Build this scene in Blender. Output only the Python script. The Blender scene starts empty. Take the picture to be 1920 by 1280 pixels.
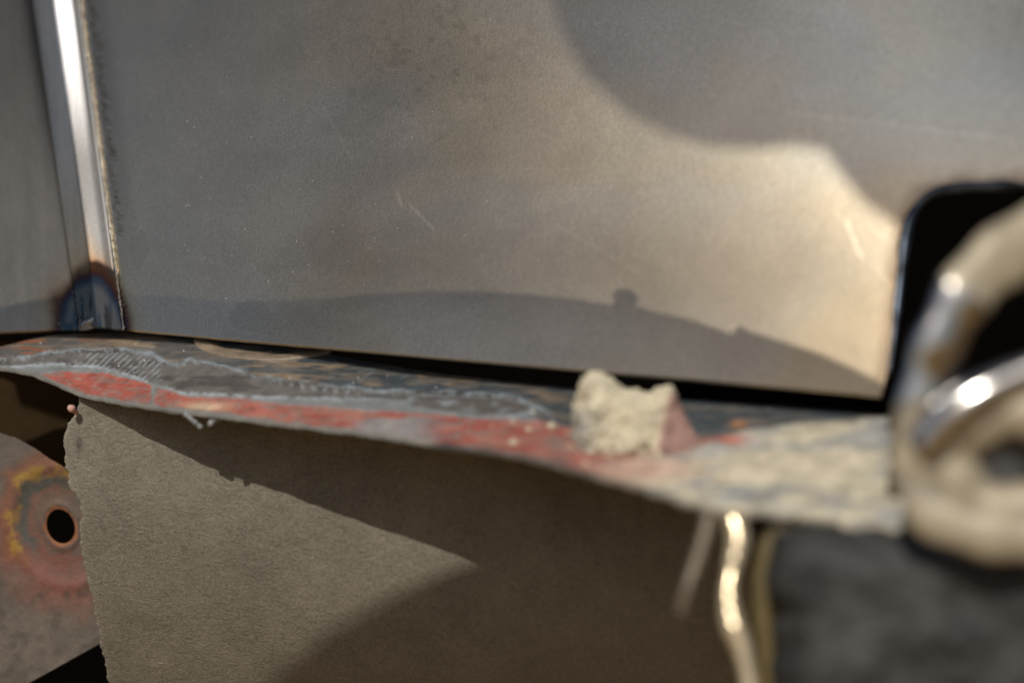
import bpy, bmesh, math, random
import numpy as np
from mathutils import Vector

random.seed(7)
SC = bpy.context.scene
COL = SC.collection

# ------------------------------------------------------------------ camera, sky, sun, exposure
KPX = 0.36 / 960.0                      # 50 mm lens on a 36 mm sensor
cam_d = bpy.data.cameras.new("camera")
cam_d.lens = 50.0
cam_d.sensor_width = 36.0
cam_d.clip_start = 0.01
cam_d.clip_end = 2000.0
cam_d.dof.use_dof = True
cam_d.dof.focus_distance = 0.408
cam_d.dof.aperture_fstop = 4.0
cam_d.dof.aperture_blades = 7
cam = bpy.data.objects.new("camera", cam_d)
cam.rotation_euler = (math.radians(90), 0, 0)
COL.objects.link(cam)
SC.camera = cam

L = np.array([-0.215, -0.72, 0.65]); L /= np.linalg.norm(L)      # towards the sun
world = bpy.data.worlds.new("World")
SC.world = world
world.use_nodes = True
wn = world.node_tree
wn.nodes.clear()
sky = wn.nodes.new("ShaderNodeTexSky")
sky.sky_type = 'NISHITA'
sky.sun_disc = False
sky.sun_elevation = math.asin(L[2])
sky.sun_rotation = math.atan2(L[0], L[1])
sky.dust_density = 2.0
bg = wn.nodes.new("ShaderNodeBackground")
bg.inputs[1].default_value = 0.055
wo = wn.nodes.new("ShaderNodeOutputWorld")
wn.links.new(sky.outputs[0], bg.inputs[0])
wn.links.new(bg.outputs[0], wo.inputs[0])
sun_d = bpy.data.lights.new("sun", 'SUN')
sun_d.energy = 3.15
sun_d.angle = math.radians(0.53)
sun_d.color = (1.0, 0.93, 0.82)
sun = bpy.data.objects.new("sun", sun_d)
sun.rotation_euler = Vector((-L[0], -L[1], -L[2])).to_track_quat('-Z', 'Y').to_euler()
COL.objects.link(sun)
SC.view_settings.view_transform = 'Standard'
SC.view_settings.look = 'None'
SC.view_settings.exposure = 0.0
SC.view_settings.gamma = 1.0
SC.view_settings.use_curve_mapping = False
SC.render.engine = 'CYCLES'
SC.cycles.use_denoising = True
SC.cycles.max_bounces = 8

# ------------------------------------------------------------------ helpers
def lin(r, g, b):
    c = np.array([r, g, b], float) / 255.0
    return np.where(c <= 0.04045, c / 12.92, ((c + 0.055) / 1.055) ** 2.4)

def pt(px, py, d):
    """point that lies d metres deep (along +Y) on the line of sight of a spot of the photograph"""
    px = np.asarray(px, float); py = np.asarray(py, float); d = np.asarray(d, float)
    u = (px - 960.0) * KPX; v = (640.0 - py) * KPX
    return np.stack([u * d, d * np.ones_like(u), v * d], -1)

_rng = np.random.RandomState(3)
_T = _rng.rand(64, 64, 64)
def vnoise(x, y, z=0.0):
    x, y, z = np.broadcast_arrays(np.asarray(x, float), np.asarray(y, float), np.asarray(z, float))
    xi, yi, zi = np.floor(x).astype(int), np.floor(y).astype(int), np.floor(z).astype(int)
    f = [x - xi, y - yi, z - zi]
    f = [t * t * (3 - 2 * t) for t in f]
    r = 0
    for a in (0, 1):
        for b in (0, 1):
            for c in (0, 1):
                w = (f[0] if a else 1 - f[0]) * (f[1] if b else 1 - f[1]) * (f[2] if c else 1 - f[2])
                r = r + w * _T[(xi + a) % 64, (yi + b) % 64, (zi + c) % 64]
    return r
def fbm(x, y, z=0.0, o=4):
    r, a, s, t = 0.0, 1.0, 1.0, 0.0
    for k in range(o):
        r = r + a * vnoise(np.asarray(x) * s + 7.3 * k, np.asarray(y) * s + 3.1 * k, np.asarray(z) * s + 1.7 * k)
        t += a; a *= 0.5; s *= 2.03
    return r / t
def sstep(a, b, x):
    t = np.clip((x - a) / (b - a), 0, 1)
    return t * t * (3 - 2 * t)
def smooth_interp(x, xs, ys):
    """monotone-ish smooth interpolation through knots"""
    xs = np.asarray(xs, float); ys = np.asarray(ys, float)
    m = np.gradient(ys, xs)
    x = np.clip(np.asarray(x, float), xs[0], xs[-1])
    i = np.clip(np.searchsorted(xs, x) - 1, 0, len(xs) - 2)
    h = xs[i + 1] - xs[i]; t = (x - xs[i]) / h
    return ((2*t**3 - 3*t**2 + 1) * ys[i] + (t**3 - 2*t**2 + t) * h * m[i]
            + (-2*t**3 + 3*t**2) * ys[i + 1] + (t**3 - t**2) * h * m[i + 1])
def mix(c, col, w):
    w = np.clip(w, 0, 1)[..., None]
    return c * (1 - w) + np.asarray(col) * w

def mesh_obj(name, verts, faces, mat, parent=None, cols=None, smooth=True, rough=None, uv=None):
    me = bpy.data.meshes.new(name)
    me.from_pydata([tuple(v) for v in np.asarray(verts).reshape(-1, 3).tolist()], [], faces)
    if cols is not None:
        at = me.color_attributes.new("tint", 'FLOAT_COLOR', 'POINT')
        c = np.ones((len(me.vertices), 4)); c[:, :3] = np.clip(np.asarray(cols).reshape(-1, 3), 0, 1)
        at.data.foreach_set("color", c.ravel())
    if rough is not None:
        at = me.attributes.new("surf_mask", 'FLOAT', 'POINT')
        at.data.foreach_set("value", np.asarray(rough, float).ravel())
    if smooth:
        me.polygons.foreach_set("use_smooth", [True] * len(me.polygons))
    me.update()
    me.materials.append(mat)
    o = bpy.data.objects.new(name, me)
    COL.objects.link(o)
    if parent is not None:
        o.parent = parent
    return o

def grid_faces(nr, nc, off=0, flip=False):
    i = np.arange(nr - 1)[:, None] * nc + np.arange(nc - 1)[None, :] + off
    q = np.stack([i, i + 1, i + nc + 1, i + nc], -1).reshape(-1, 4)
    if flip:
        q = q[:, ::-1]
    return q.tolist()

def tag(o, label=None, cat=None, group=None, kind=None):
    if label: o["label"] = label
    if cat: o["category"] = cat
    if group: o["group"] = group
    if kind: o["kind"] = kind
    return o
def thing(name, label, cat, loc):
    o = bpy.data.objects.new(name, None)
    o.empty_display_size = 0.01
    COL.objects.link(o)
    return tag(o, label, cat)

def tube(name, path, rad, mat, parent=None, seg=16, flat=1.0, closed=False, jitter=0.0):
    """tube along a path; rad may be a list; flat squeezes the section along the view depth"""
    P = [Vector(p) for p in path]
    n = len(P)
    rads = rad if hasattr(rad, '__len__') else [rad] * n
    V, F = [], []
    for i, p in enumerate(P):
        a = P[(i - 1) % n] if (closed or i > 0) else P[i]
        b = P[(i + 1) % n] if (closed or i < n - 1) else P[i]
        t = (b - a).normalized()
        ref = Vector((0, 1, 0))
        s = t.cross(ref).normalized()
        q = s.cross(t).normalized()
        for k in range(seg):
            an = 2 * math.pi * k / seg
            r = rads[i] * (1 + jitter * (random.random() - 0.5))
            V.append(p + s * (math.cos(an) * r) + q * (math.sin(an) * r * flat))
    m = n if closed else n - 1
    for i in range(m):
        for k in range(seg):
            a = i * seg + k; b = i * seg + (k + 1) % seg
            c = ((i + 1) % n) * seg + (k + 1) % seg; d = ((i + 1) % n) * seg + k
            F.append((a, b, c, d))
    if not closed:
        F.append(tuple(range(seg))[::-1])
        F.append(tuple((n - 1) * seg + k for k in range(seg)))
    return mesh_obj(name, V, F, mat, parent)

def spline(pts, n):
    pts = np.asarray(pts, float)
    s = np.r_[0, np.cumsum(np.linalg.norm(np.diff(pts, axis=0), axis=1))]
    t = np.linspace(0, s[-1], n)
    return np.stack([smooth_interp(t, s, pts[:, k]) for k in range(pts.shape[1])], -1)

# ------------------------------------------------------------------ materials
def new_mat(name):
    m = bpy.data.materials.new(name); m.use_nodes = True
    nt = m.node_tree
    b = nt.nodes["Principled BSDF"]
    return m, nt, b
def N(nt, typ, **kw):
    n = nt.nodes.new(typ)
    for k, v in kw.items():
        setattr(n, k, v)
    return n
def noise(nt, scale, detail=4.0, rough=0.6, vec=None, dist=0.0):
    n = N(nt, "ShaderNodeTexNoise")
    n.inputs["Scale"].default_value = scale
    n.inputs["Detail"].default_value = detail
    n.inputs["Roughness"].default_value = rough
    n.inputs["Distortion"].default_value = dist
    if vec is None:
        tc = N(nt, "ShaderNodeNewGeometry"); vec = tc.outputs["Position"]
    nt.links.new(vec, n.inputs["Vector"])
    return n.outputs["Fac"]
def rng(nt, val, a, b, c, d):
    n = N(nt, "ShaderNodeMapRange")
    nt.links.new(val, n.inputs[0])
    for i, x in zip((1, 2, 3, 4), (a, b, c, d)):
        n.inputs[i].default_value = x
    return n.outputs[0]
def vary(nt, col, fac, lo, hi):
    """multiply a colour by a noise-driven factor"""
    m = N(nt, "ShaderNodeVectorMath", operation='SCALE')
    nt.links.new(col, m.inputs[0])
    nt.links.new(rng(nt, fac, 0.3, 0.7, lo, hi), m.inputs["Scale"])
    return m.outputs[0]
def bump(nt, b, height, strength, dist, prev=None):
    n = N(nt, "ShaderNodeBump")
    n.inputs["Strength"].default_value = strength
    n.inputs["Distance"].default_value = dist
    nt.links.new(height, n.inputs["Height"])
    if prev is not None:
        nt.links.new(prev, n.inputs["Normal"])
    nt.links.new(n.outputs[0], b.inputs["Normal"])
    return n.outputs[0]
def attr(nt, name):
    return N(nt, "ShaderNodeAttribute", attribute_name=name)

# bare steel: colour from the tint layer, brushed and gritty
def steel(name, rough, grain=1.0):
    m, nt, b = new_mat(name)
    a = attr(nt, "tint")
    geo = N(nt, "ShaderNodeNewGeometry")
    n1 = noise(nt, 55, 5, 0.6)
    n2 = noise(nt, 1500, 3, 0.7)
    n3 = noise(nt, 3200, 2, 0.6)
    mp = N(nt, "ShaderNodeMapping"); mp.inputs["Scale"].default_value = (1.0, 1.0, 0.045); mp.inputs["Rotation"].default_value = (0, 0.12, 0)
    nt.links.new(geo.outputs["Position"], mp.inputs["Vector"])
    br = noise(nt, 1300, 3, 0.6, mp.outputs[0])
    c = vary(nt, a.outputs["Color"], n1, 0.95, 1.05)
    c = vary(nt, c, n2, 1 - 0.13 * grain, 1 + 0.13 * grain)
    c = vary(nt, c, n3, 1 - 0.16 * grain, 1 + 0.16 * grain)
    c = vary(nt, c, br, 0.96, 1.04)
    # sparse scratches: thin level lines of stretched noises
    tot = None
    for k, (rot, sx, sc) in enumerate(((0.6, 0.008, 230), (-0.9, 0.007, 190), (1.35, 0.008, 150))):
        mq = N(nt, "ShaderNodeMapping"); mq.inputs["Rotation"].default_value = (0, rot, 0); mq.inputs["Location"].default_value = (k * 3.1, k, 0)
        nt.links.new(geo.outputs["Position"], mq.inputs["Vector"])
        ms = N(nt, "ShaderNodeMapping"); ms.inputs["Scale"].default_value = (1.0, 0.0, sx)
        nt.links.new(mq.outputs[0], ms.inputs["Vector"])
        f = noise(nt, sc, 1, 0.5, ms.outputs[0])
        d = N(nt, "ShaderNodeMath", operation='SUBTRACT'); d.inputs[1].default_value = 0.63; nt.links.new(f, d.inputs[0])
        e = N(nt, "ShaderNodeMath", operation='ABSOLUTE'); nt.links.new(d.outputs[0], e.inputs[0])
        l = rng(nt, e.outputs[0], 0.0, 0.004, 1.0, 0.0)
        g2 = rng(nt, noise(nt, 40 + 9 * k, 2, 0.5), 0.54, 0.62, 0.0, 1.0)
        mu = N(nt, "ShaderNodeMath", operation='MULTIPLY'); nt.links.new(l, mu.inputs[0]); nt.links.new(g2, mu.inputs[1])
        if tot is None:
            tot = mu.outputs[0]
        else:
            ad = N(nt, "ShaderNodeMath", operation='MAXIMUM'); nt.links.new(tot, ad.inputs[0]); nt.links.new(mu.outputs[0], ad.inputs[1]); tot = ad.outputs[0]
    sm = N(nt, "ShaderNodeVectorMath", operation='SCALE'); nt.links.new(c, sm.inputs[0])
    nt.links.new(rng(nt, tot, 0.0, 1.0, 1.0, 1.22), sm.inputs["Scale"])
    nt.links.new(sm.outputs[0], b.inputs["Base Color"])
    b.inputs["Metallic"].default_value = 1.0
    nt.links.new(rng(nt, noise(nt, 35, 4, 0.6), 0.3, 0.7, rough - 0.012, rough + 0.012), b.inputs["Roughness"])
    p = bump(nt, b, n2, 0.10 * grain, 0.0003)
    p = bump(nt, b, br, 0.05, 0.0002, p)
    bump(nt, b, noise(nt, 14, 2, 0.5), 0.05, 0.004, p)
    return m
M_SHEET = steel("bare_sheet_steel", 0.237)
M_RIDGE = steel("brushed_fold_steel", 0.40, 0.8)

def painted(name, rough, bscale=900, bstr=0.35, bdist=0.0004, spec=0.4, lo=0.85, hi=1.15, extra=None):
    m, nt, b = new_mat(name)
    a = attr(nt, "tint")
    n1 = noise(nt, 220, 5, 0.65)
    n2 = noise(nt, bscale, 4, 0.65)
    c = vary(nt, a.outputs["Color"], n1, lo, hi)
    c = vary(nt, c, n2, 0.9, 1.1)
    nt.links.new(c, b.inputs["Base Color"])
    b.inputs["Roughness"].default_value = rough
    b.inputs["Specular IOR Level"].default_value = spec
    p = bump(nt, b, n2, bstr, bdist)
    if extra:
        bump(nt, b, noise(nt, extra[0], 4, 0.6), extra[1], extra[2], p)
    return m
M_LEDGE = painted("sanded_paint_layers", 0.36, 1100, 0.4, 0.0004, 0.5, 0.75, 1.25, extra=(420, 0.25, 0.0008))
M_LIP = painted("chipped_lip", 0.6, 700, 0.6, 0.0008, 0.3, extra=(180, 0.6, 0.002))
M_BACKP = painted("rusty_primer", 0.65, 700, 0.5, 0.0006, 0.25)
M_CHIP = painted("body_filler", 0.85, 700, 0.7, 0.0012, 0.15, 0.8, 1.15, extra=(260, 0.7, 0.002))

def plain(name, col, rough, metallic=0.0, spec=0.4, nscale=120, lo=0.8, hi=1.2, bstr=0.3, bdist=0.0006, bs=500):
    m, nt, b = new_mat(name)
    rgb = N(nt, "ShaderNodeRGB"); rgb.outputs[0].default_value = (*col, 1)
    nt.links.new(vary(nt, rgb.outputs[0], noise(nt, nscale, 5, 0.65), lo, hi), b.inputs["Base Color"])
    b.inputs["Roughness"].default_value = rough
    b.inputs["Metallic"].default_value = metallic
    b.inputs["Specular IOR Level"].default_value = spec
    if bstr:
        bump(nt, b, noise(nt, bs, 4, 0.6), bstr, bdist)
    return m

# wrinkled dusty underbody paint
def wrinkle_paint():
    m, nt, b = new_mat("wrinkled_underbody_paint")
    a = attr(nt, "tint")
    geo = N(nt, "ShaderNodeNewGeometry")
    mp = N(nt, "ShaderNodeMapping"); mp.inputs["Scale"].default_value = (1.0, 1.0, 2.6)
    nt.links.new(geo.outputs["Position"], mp.inputs["Vector"])
    f = noise(nt, 1300, 4, 0.7)
    w = noise(nt, 150, 6, 0.7, mp.outputs[0], 0.3)
    ridge = N(nt, "ShaderNodeMath", operation='SUBTRACT'); ridge.inputs[1].default_value = 0.5
    nt.links.new(w, ridge.inputs[0])
    ab = N(nt, "ShaderNodeMath", operation='ABSOLUTE'); nt.links.new(ridge.outputs[0], ab.inputs[0])
    rr = rng(nt, ab.outputs[0], 0.0, 0.05, 1.0, 0.0)
    patch = rng(nt, noise(nt, 26, 3, 0.5), 0.45, 0.6, 0.0, 1.0)
    rm = N(nt, "ShaderNodeMath", operation='MULTIPLY'); nt.links.new(rr, rm.inputs[0]); nt.links.new(patch, rm.inputs[1])
    c = vary(nt, a.outputs["Color"], f, 0.72, 1.28)
    c = vary(nt, c, noise(nt, 3000, 2, 0.6), 0.8, 1.2)
    c = vary(nt, c, noise(nt, 60, 5, 0.7), 0.88, 1.12)
    nt.links.new(c, b.inputs["Base Color"])
    b.inputs["Roughness"].default_value = 0.62
    b.inputs["Specular IOR Level"].default_value = 0.35
    p = bump(nt, b, f, 0.6, 0.0006)
    p = bump(nt, b, noise(nt, 330, 4, 0.6), 0.35, 0.0008, p)
    bump(nt, b, rm.outputs[0], 0.38, 0.0005, p)
    return m
M_LOWER = wrinkle_paint()

M_DARK = plain("cavity_shade_black", (0.0022, 0.0019, 0.0016), 1.0, spec=0.0, bstr=0)  # near-black colour stands in for the unlit cavity
M_WELD = plain("burnt_weld_metal", (0.30, 0.31, 0.33), 0.28, 0.9, bs=600, bstr=0.6, bdist=0.001)
M_BEAD = plain("bright_weld_ripple", (0.62, 0.58, 0.50), 0.28, 1.0, bstr=0.2)
M_CHROME = plain("polished_steel", (0.80, 0.74, 0.63), 0.19, 1.0, nscale=60, lo=0.93, hi=1.05, bstr=0.06, bdist=0.001, bs=120)
M_RIM = plain("blued_cut_edge", (0.09, 0.11, 0.14), 0.4, 1.0, nscale=160, lo=0.1, hi=1.6)
M_RUBBER = plain("grey_felt_rubber", (0.052, 0.053, 0.053), 0.9, spec=0.2, nscale=90, lo=0.45, hi=1.5, bstr=0.8, bdist=0.004, bs=140)
M_WIRE = plain("glossy_tan_wire", (0.62, 0.52, 0.36), 0.22, 0.55, nscale=150, bstr=0.25, bdist=0.001, bs=200)
M_DUST = plain("pale_grit", (0.42, 0.41, 0.39), 0.5, spec=0.6, bstr=0)
M_BURR = plain("grey_paint_burr", (0.30, 0.33, 0.35), 0.6, bs=700, bstr=0.5)
M_SHADE_PLATE = plain("red_oxide_shade_plate", (0.16, 0.06, 0.04), 0.7, nscale=30)
M_EARTH = plain("dry_brown_earth", (0.27, 0.16, 0.052), 0.95, spec=0.1, nscale=6, lo=0.75, hi=1.2, bstr=0.6, bdist=0.03, bs=25)

# ------------------------------------------------------------------ setting
def quad(name, pts, mat):
    return mesh_obj(name, pts, [(0, 1, 2, 3)], mat, smooth=False)
g = quad("ground", [(-300, -300, -0.75), (300, -300, -0.75), (300, 300, -0.75), (-300, 300, -0.75)], M_EARTH)
tag(g, kind="structure")
# near-black slab put in for the darkness inside the bodywork behind every gap
cav = mesh_obj("background", [(-.9, .62, -.74), (.9, .62, -.74), (.9, .62, .6), (-.9, .62, .6),
                              (-.9, .66, -.74), (.9, .66, -.74), (.9, .66, .6), (-.9, .66, .6)],
               [(0, 1, 2, 3), (5, 4, 7, 6), (3, 2, 6, 7), (4, 5, 1, 0), (1, 5, 6, 2), (4, 0, 3, 7)], M_DARK, smooth=False)
tag(cav, kind="structure")

# ------------------------------------------------------------------ upright steel panel
SN = np.array([-0.386, -0.876, 0.291]); SN /= np.linalg.norm(SN)
SA = pt(235, 622, 0.42)
SOFF = float(SN @ SA)
def sheet_depth(px, py):
    u = (np.asarray(px, float) - 960) * KPX; v = (640 - np.asarray(py, float)) * KPX
    return SOFF / (SN[0] * u + SN[1] + SN[2] * v)
def on_sheet(px, py, h=0.0):
    return pt(px, py, sheet_depth(px, py)) + np.asarray(h)[..., None] * SN if np.ndim(h) else pt(px, py, sheet_depth(px, py)) + h * SN
def bottom_y(x):
    return 622 + (np.asarray(x, float) - 240) * 0.0857 + 0.8 * (fbm(np.asarray(x) / 9.0, 0.5) - 0.5)

panel = thing("steel_panel", "upright grey bare steel sheet with a folded ridge and burnt weld at its left", "steel sheet", None)

HX = [1650, 1655, 1662, 1670, 1678, 1686, 1694, 1706, 1726, 1752, 1790, 1850, 1990]
HY = [743, 728, 700, 640, 570, 500, 440, 400, 372, 356, 349, 346, 344]
xs = np.unique(np.r_[np.arange(200, 1650, 4.0), np.linspace(1650, 1700, 34), np.linspace(1700, 1800, 34), np.arange(1800, 1985, 8.0)])
def sheet_bottom(x):
    return np.where(x <= 1650, bottom_y(x), smooth_interp(x, HX, HY))
rows = np.linspace(0, 1, 190)
XX = np.repeat(xs[None, :], len(rows), 0)
YB = sheet_bottom(xs)
YY = -70 + rows[:, None] * (YB[None, :] + 70)
lft = 140 + 82 * YY / 620.0                                   # the sheet starts just under the fold's edge
XX = np.where(XX < 420, lft + (XX - 200) / 220.0 * (420 - lft), XX)

def temper(c, px, py):
    """heat tint round the weld foot: straw, brown, purple, blue, grey going inwards"""
    n = fbm(px / 40., py / 40., 2.0) - 0.5
    ex = np.where(px > 180, 60.0, 84.0)
    r = np.sqrt(((px - 178) / ex) ** 2 + ((py - 628) / 112.0) ** 2) + 0.34 * n
    c = mix(c, c * np.array([1.0, 0.80, 0.52]), sstep(1.7, 1.12, r) * 0.5)
    c = mix(c, lin(92, 58, 34), sstep(1.32, 1.03, r) * 0.85)
    c = mix(c, lin(66, 46, 60), sstep(1.08, 0.98, r) * 0.8)
    c = mix(c, lin(56, 72, 88), sstep(1.0, 0.90, r))
    c = mix(c, lin(118, 120, 120), sstep(0.92, 0.74, r) * 0.9)
    s = fbm(px / 10., py / 70., 9.0)
    c = mix(c, lin(52, 56, 58), sstep(0.5, 0.62, s) * sstep(0.8, 0.5, r) * 0.8)
    c = mix(c, lin(50, 84, 106), sstep(0.54, 0.66, fbm(px / 9., py / 80., 4.0)) * sstep(0.85, 0.7, r) * 0.8)
    return c

BASE = np.array([0.465, 0.405, 0.312])
def sheet_colour(px, py):
    c = np.ones(px.shape + (3,)) * BASE
    a = fbm(px / 260., py / 210., 1.0, 5)
    c = c * (0.86 + 0.28 * a)[..., None]
    sm = fbm(px / 120. + 0.6 * py / 90., py / 60., 23.0, 5)
    c = c * (1 - 0.07 * sstep(.44, .70, sm) * sstep(250, 600, px) * sstep(1500, 1000, px))[..., None]
    # brownish bloom of handling in the upper middle, bluish towards the ridge
    c = mix(c, c * np.array([1.03, 0.98, 0.90]), sstep(0.42, 0.62, fbm(px / 330. + 5, py / 260., 3.0)) * sstep(300, 700, px))
    c = mix(c, c * np.array([1.16, 1.13, 1.08]), sstep(520, 220, px) * 0.8)
    mot = sstep(0.55, 0.75, fbm(px / 14., py / 12., 6.0, 5)) * np.exp(-((px - 810) / 190) ** 2 - ((py - 90) / 160) ** 2)
    c = c * (1 - 0.20 * mot)[..., None]
    c = c * (1 - 0.10 * np.exp(-((px - 800) / 230) ** 2 - ((py - 60) / 200) ** 2))[..., None]
    c = c * (1 + 0.10 * sstep(1350, 1000, px))[..., None]
    # old water marks near the lower left
    for cx, cy, rx, ry, s in ((262, 470, 22, 44, 1), (470, 590, 42, 32, 1), (420, 470, 60, 36, .7), (640, 520, 150, 60, .5)):
        rr = np.sqrt(((px - cx) / rx) ** 2 + ((py - cy) / ry) ** 2) + 1.3 * (fbm(px / 45., py / 45., cx) - 0.5)
        c = c * (1 + 0.09 * s * np.exp(-((rr - 1) / 0.07) ** 2) * sstep(.3, .6, fbm(px / 60., py / 60., cy)) - 0.05 * s * sstep(1.05, 0.8, rr))[..., None]
    # fine file strokes next to the fold
    edge = 152 + (py / 620.0) * 82
    dx = px - edge
    c = c * (1 - 0.18 * sstep(0, 10, dx) * sstep(60, 30, dx) * sstep(560, 380, py))[..., None]
    for x0, y0, x1, y1, k in ((1588, 415, 1614, 482, .5), (745, 362, 752, 384, .35), (772, 388, 812, 428, .3), (1480, 212, 1900, 262, .12), (30, 360, 42, 410, .3), (1040, 420, 1210, 520, .08), (600, 190, 660, 300, .10)):
        tl = np.clip(((px - x0) * (x1 - x0) + (py - y0) * (y1 - y0)) / ((x1 - x0) ** 2 + (y1 - y0) ** 2), 0, 1)
        c = c * (1 + k * sstep(5, 1, np.hypot(px - x0 - tl * (x1 - x0), py - y0 - tl * (y1 - y0))))[..., None]
    # brown halo along the torch-cut opening
    hq = spline(np.stack([np.array(HX[2:], float), np.array(HY[2:], float)], -1), 50)
    hb = np.full(px.shape, 1e9)
    near = (px > 1500) & (py > 150)
    for a, b in hq:
        hb[near] = np.minimum(hb[near], np.hypot(px[near] - a, py[near] - b))
    hb = hb + 22 * (fbm(px / 40., py / 40., 17.) - .5)
    c = mix(c, lin(112, 84, 62) * 0.75, sstep(34, 4, hb) * 0.55)
    c = c * (1 + np.array([.10, .22, .38]) * (sstep(850, 1500, px) * sstep(520, 200, py))[..., None])  # sky reflection at the upper right, painted into the base colour
    c = c * (1 + np.array([.24, .44, .66]) * (sstep(1350, 1950, px) * sstep(420, 40, py))[..., None])  # painted sky reflection grows stronger towards the corner
    return temper(c, px, py)

V = on_sheet(XX, YY)
F = grid_faces(len(rows), len(xs))
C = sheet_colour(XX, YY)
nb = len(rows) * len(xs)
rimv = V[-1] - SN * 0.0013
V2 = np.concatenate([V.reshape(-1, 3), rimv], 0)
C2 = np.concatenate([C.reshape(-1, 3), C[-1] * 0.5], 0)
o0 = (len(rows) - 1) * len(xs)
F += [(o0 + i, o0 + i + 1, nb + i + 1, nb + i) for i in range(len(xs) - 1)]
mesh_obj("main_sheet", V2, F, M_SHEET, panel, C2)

# folded ridge and the sheet left of it
ys = np.linspace(-70, 1, 2)
rowsL = np.linspace(0, 1, 170)
KN = [(-120, -120, -0.0066), (30, 120, -0.0017), (50, 140, -0.0012), (57, 147, -0.0008), (64, 153, 0.0010),
      (105, 191, 0.0027), (110, 195, 0.0029), (113, 198, 0.0028), (134, 218, 0.0015), (138, 222, 0.0013), (148, 231, 0.0009), (152, 234, 0.0003)]
fr = []
for a, b in zip(KN[:-1], KN[1:]):
    k = max(2, int(abs(b[0] - a[0]) / 2.5))
    k = min(k, 26)
    for t in np.linspace(0, 1, k, endpoint=False):
        fr.append(tuple(np.array(a) * (1 - t) + np.array(b) * t))
fr.append(KN[-1])
fr = np.array(fr)
def bot_left(x):
    return 616 + 4 * sstep(80, 235, x) + 1.2 * (fbm(x / 8., 3.3) - 0.5) - 7 * np.exp(-((x - 172) / 10.0) ** 2)
xbot = fr[:, 1]
yb_ = bot_left(xbot)
YL = -70 + rowsL[:, None] * (yb_[None, :] + 70)
XL = fr[None, :, 0] + (fr[None, :, 1] - fr[None, :, 0]) * (YL / 620.0)
VL = on_sheet(XL, YL, np.repeat(fr[None, :, 2], len(rowsL), 0))
cl = np.ones(XL.shape + (3,)) * np.array([0.56, 0.53, 0.49])
cl *= (0.85 + 0.3 * fbm(XL / 6., YL / 180., 5.0))[..., None]
isl = fr[None, :, 0] < 55
cl = np.where(isl[..., None], cl * np.array([0.84, 0.76, 0.66]), cl)
crease_shade = np.exp(-((fr[None, :, 0] - 52) / 20.0) ** 2) * sstep(480, 60, YL)           # shade along the crease, painted into the colour
cl = mix(cl, np.array([0.07, 0.066, 0.062]), crease_shade * 0.8)
cl = mix(cl, cl * 0.6, isl * sstep(420, 0, YL) * 0.8)  # dark reflection towards the left sheet's top, painted in
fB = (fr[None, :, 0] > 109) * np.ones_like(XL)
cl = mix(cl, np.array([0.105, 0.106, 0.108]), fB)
cl = mix(cl, np.array([0.78, 0.78, 0.80]), fB * (fr[None, :, 0] < 139) * sstep(330, -20, YL) * (0.7 + 0.5 * fbm(XL / 3., YL / 200., 13.)))  # highlight at the top of the ridge, painted into the base colour
fA = ((fr[None, :, 0] > 63) & (fr[None, :, 0] <= 109)) * np.ones_like(XL)
cl = mix(cl, cl * np.array([1.08, 0.96, 0.80]), fA * sstep(250, 520, YL))
streak = sstep(0.55, 0.7, fbm(XL / 2.2, YL / 140., 8.0)) * (fA + 0.5 * fB)
cl = mix(cl, lin(150, 118, 82), streak * 0.12)
cl = mix(cl, lin(176, 132, 84), np.exp(-((fr[None, :, 0] - 114) / 7.0) ** 2) * sstep(380, 560, YL) * 0.28)
cl = temper(cl, XL, YL)
ncl = len(fr)
rim = VL[-1] - SN * 0.0013
vl = np.concatenate([VL.reshape(-1, 3), rim], 0)
cc = np.concatenate([cl.reshape(-1, 3), cl[-1] * 0.4], 0)
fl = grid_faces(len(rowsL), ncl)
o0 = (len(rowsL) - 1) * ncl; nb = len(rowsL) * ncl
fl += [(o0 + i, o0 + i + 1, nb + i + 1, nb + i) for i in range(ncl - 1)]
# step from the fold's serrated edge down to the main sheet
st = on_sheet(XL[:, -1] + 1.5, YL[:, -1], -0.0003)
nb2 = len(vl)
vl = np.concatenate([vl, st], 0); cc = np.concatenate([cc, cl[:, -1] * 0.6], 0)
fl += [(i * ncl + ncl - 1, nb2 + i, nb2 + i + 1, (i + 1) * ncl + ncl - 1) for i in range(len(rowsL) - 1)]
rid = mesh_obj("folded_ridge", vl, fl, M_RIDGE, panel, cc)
rid["label"] = "bright folded ridge with dark crease, blued at its foot"

# row of tiny weld ripples on the serrated edge, and file nicks beside it
bmv, bmf, bmc = [], [], []
y = -60.0
ico = bmesh.new(); bmesh.ops.create_icosphere(ico, subdivisions=1, radius=1.0)
iv = np.array([v.co[:] for v in ico.verts]); iff = [[v.index for v in f.verts] for f in ico.faces]; ico.free()
A_ = on_sheet(np.array([152.]), np.array([0.]))[0]; B_ = on_sheet(np.array([234.]), np.array([620.]))[0]
up = (A_ - B_) / np.linalg.norm(A_ - B_); sd = np.cross(up, SN)
while y < 618:
    x = 152 + y / 620. * 82 + random.uniform(-.8, .8)
    p = on_sheet(np.array([x]), np.array([y]))[0] + SN * 0.0004
    s = random.uniform(0.7, 1.25)
    k = random.uniform(-.5, .1)
    q = iv * np.array([0.00050, 0.0007, 0.00038]) * s
    w = q[:, :1] * (sd + 0.5 * k * up) + q[:, 1:2] * (up * 0.9 + 0.45 * sd) + q[:, 2:] * SN + p
    o = sum(len(z) for z in bmv)
    bmv.append(w); bmf += [[o + i for i in f] for f in iff]
    y += random.uniform(3.6, 5.2)
o = mesh_obj("weld_ripples", np.concatenate(bmv), bmf, M_BEAD, panel); o["kind"] = "stuff"
nv, nf = [], []
y = -50.0
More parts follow.
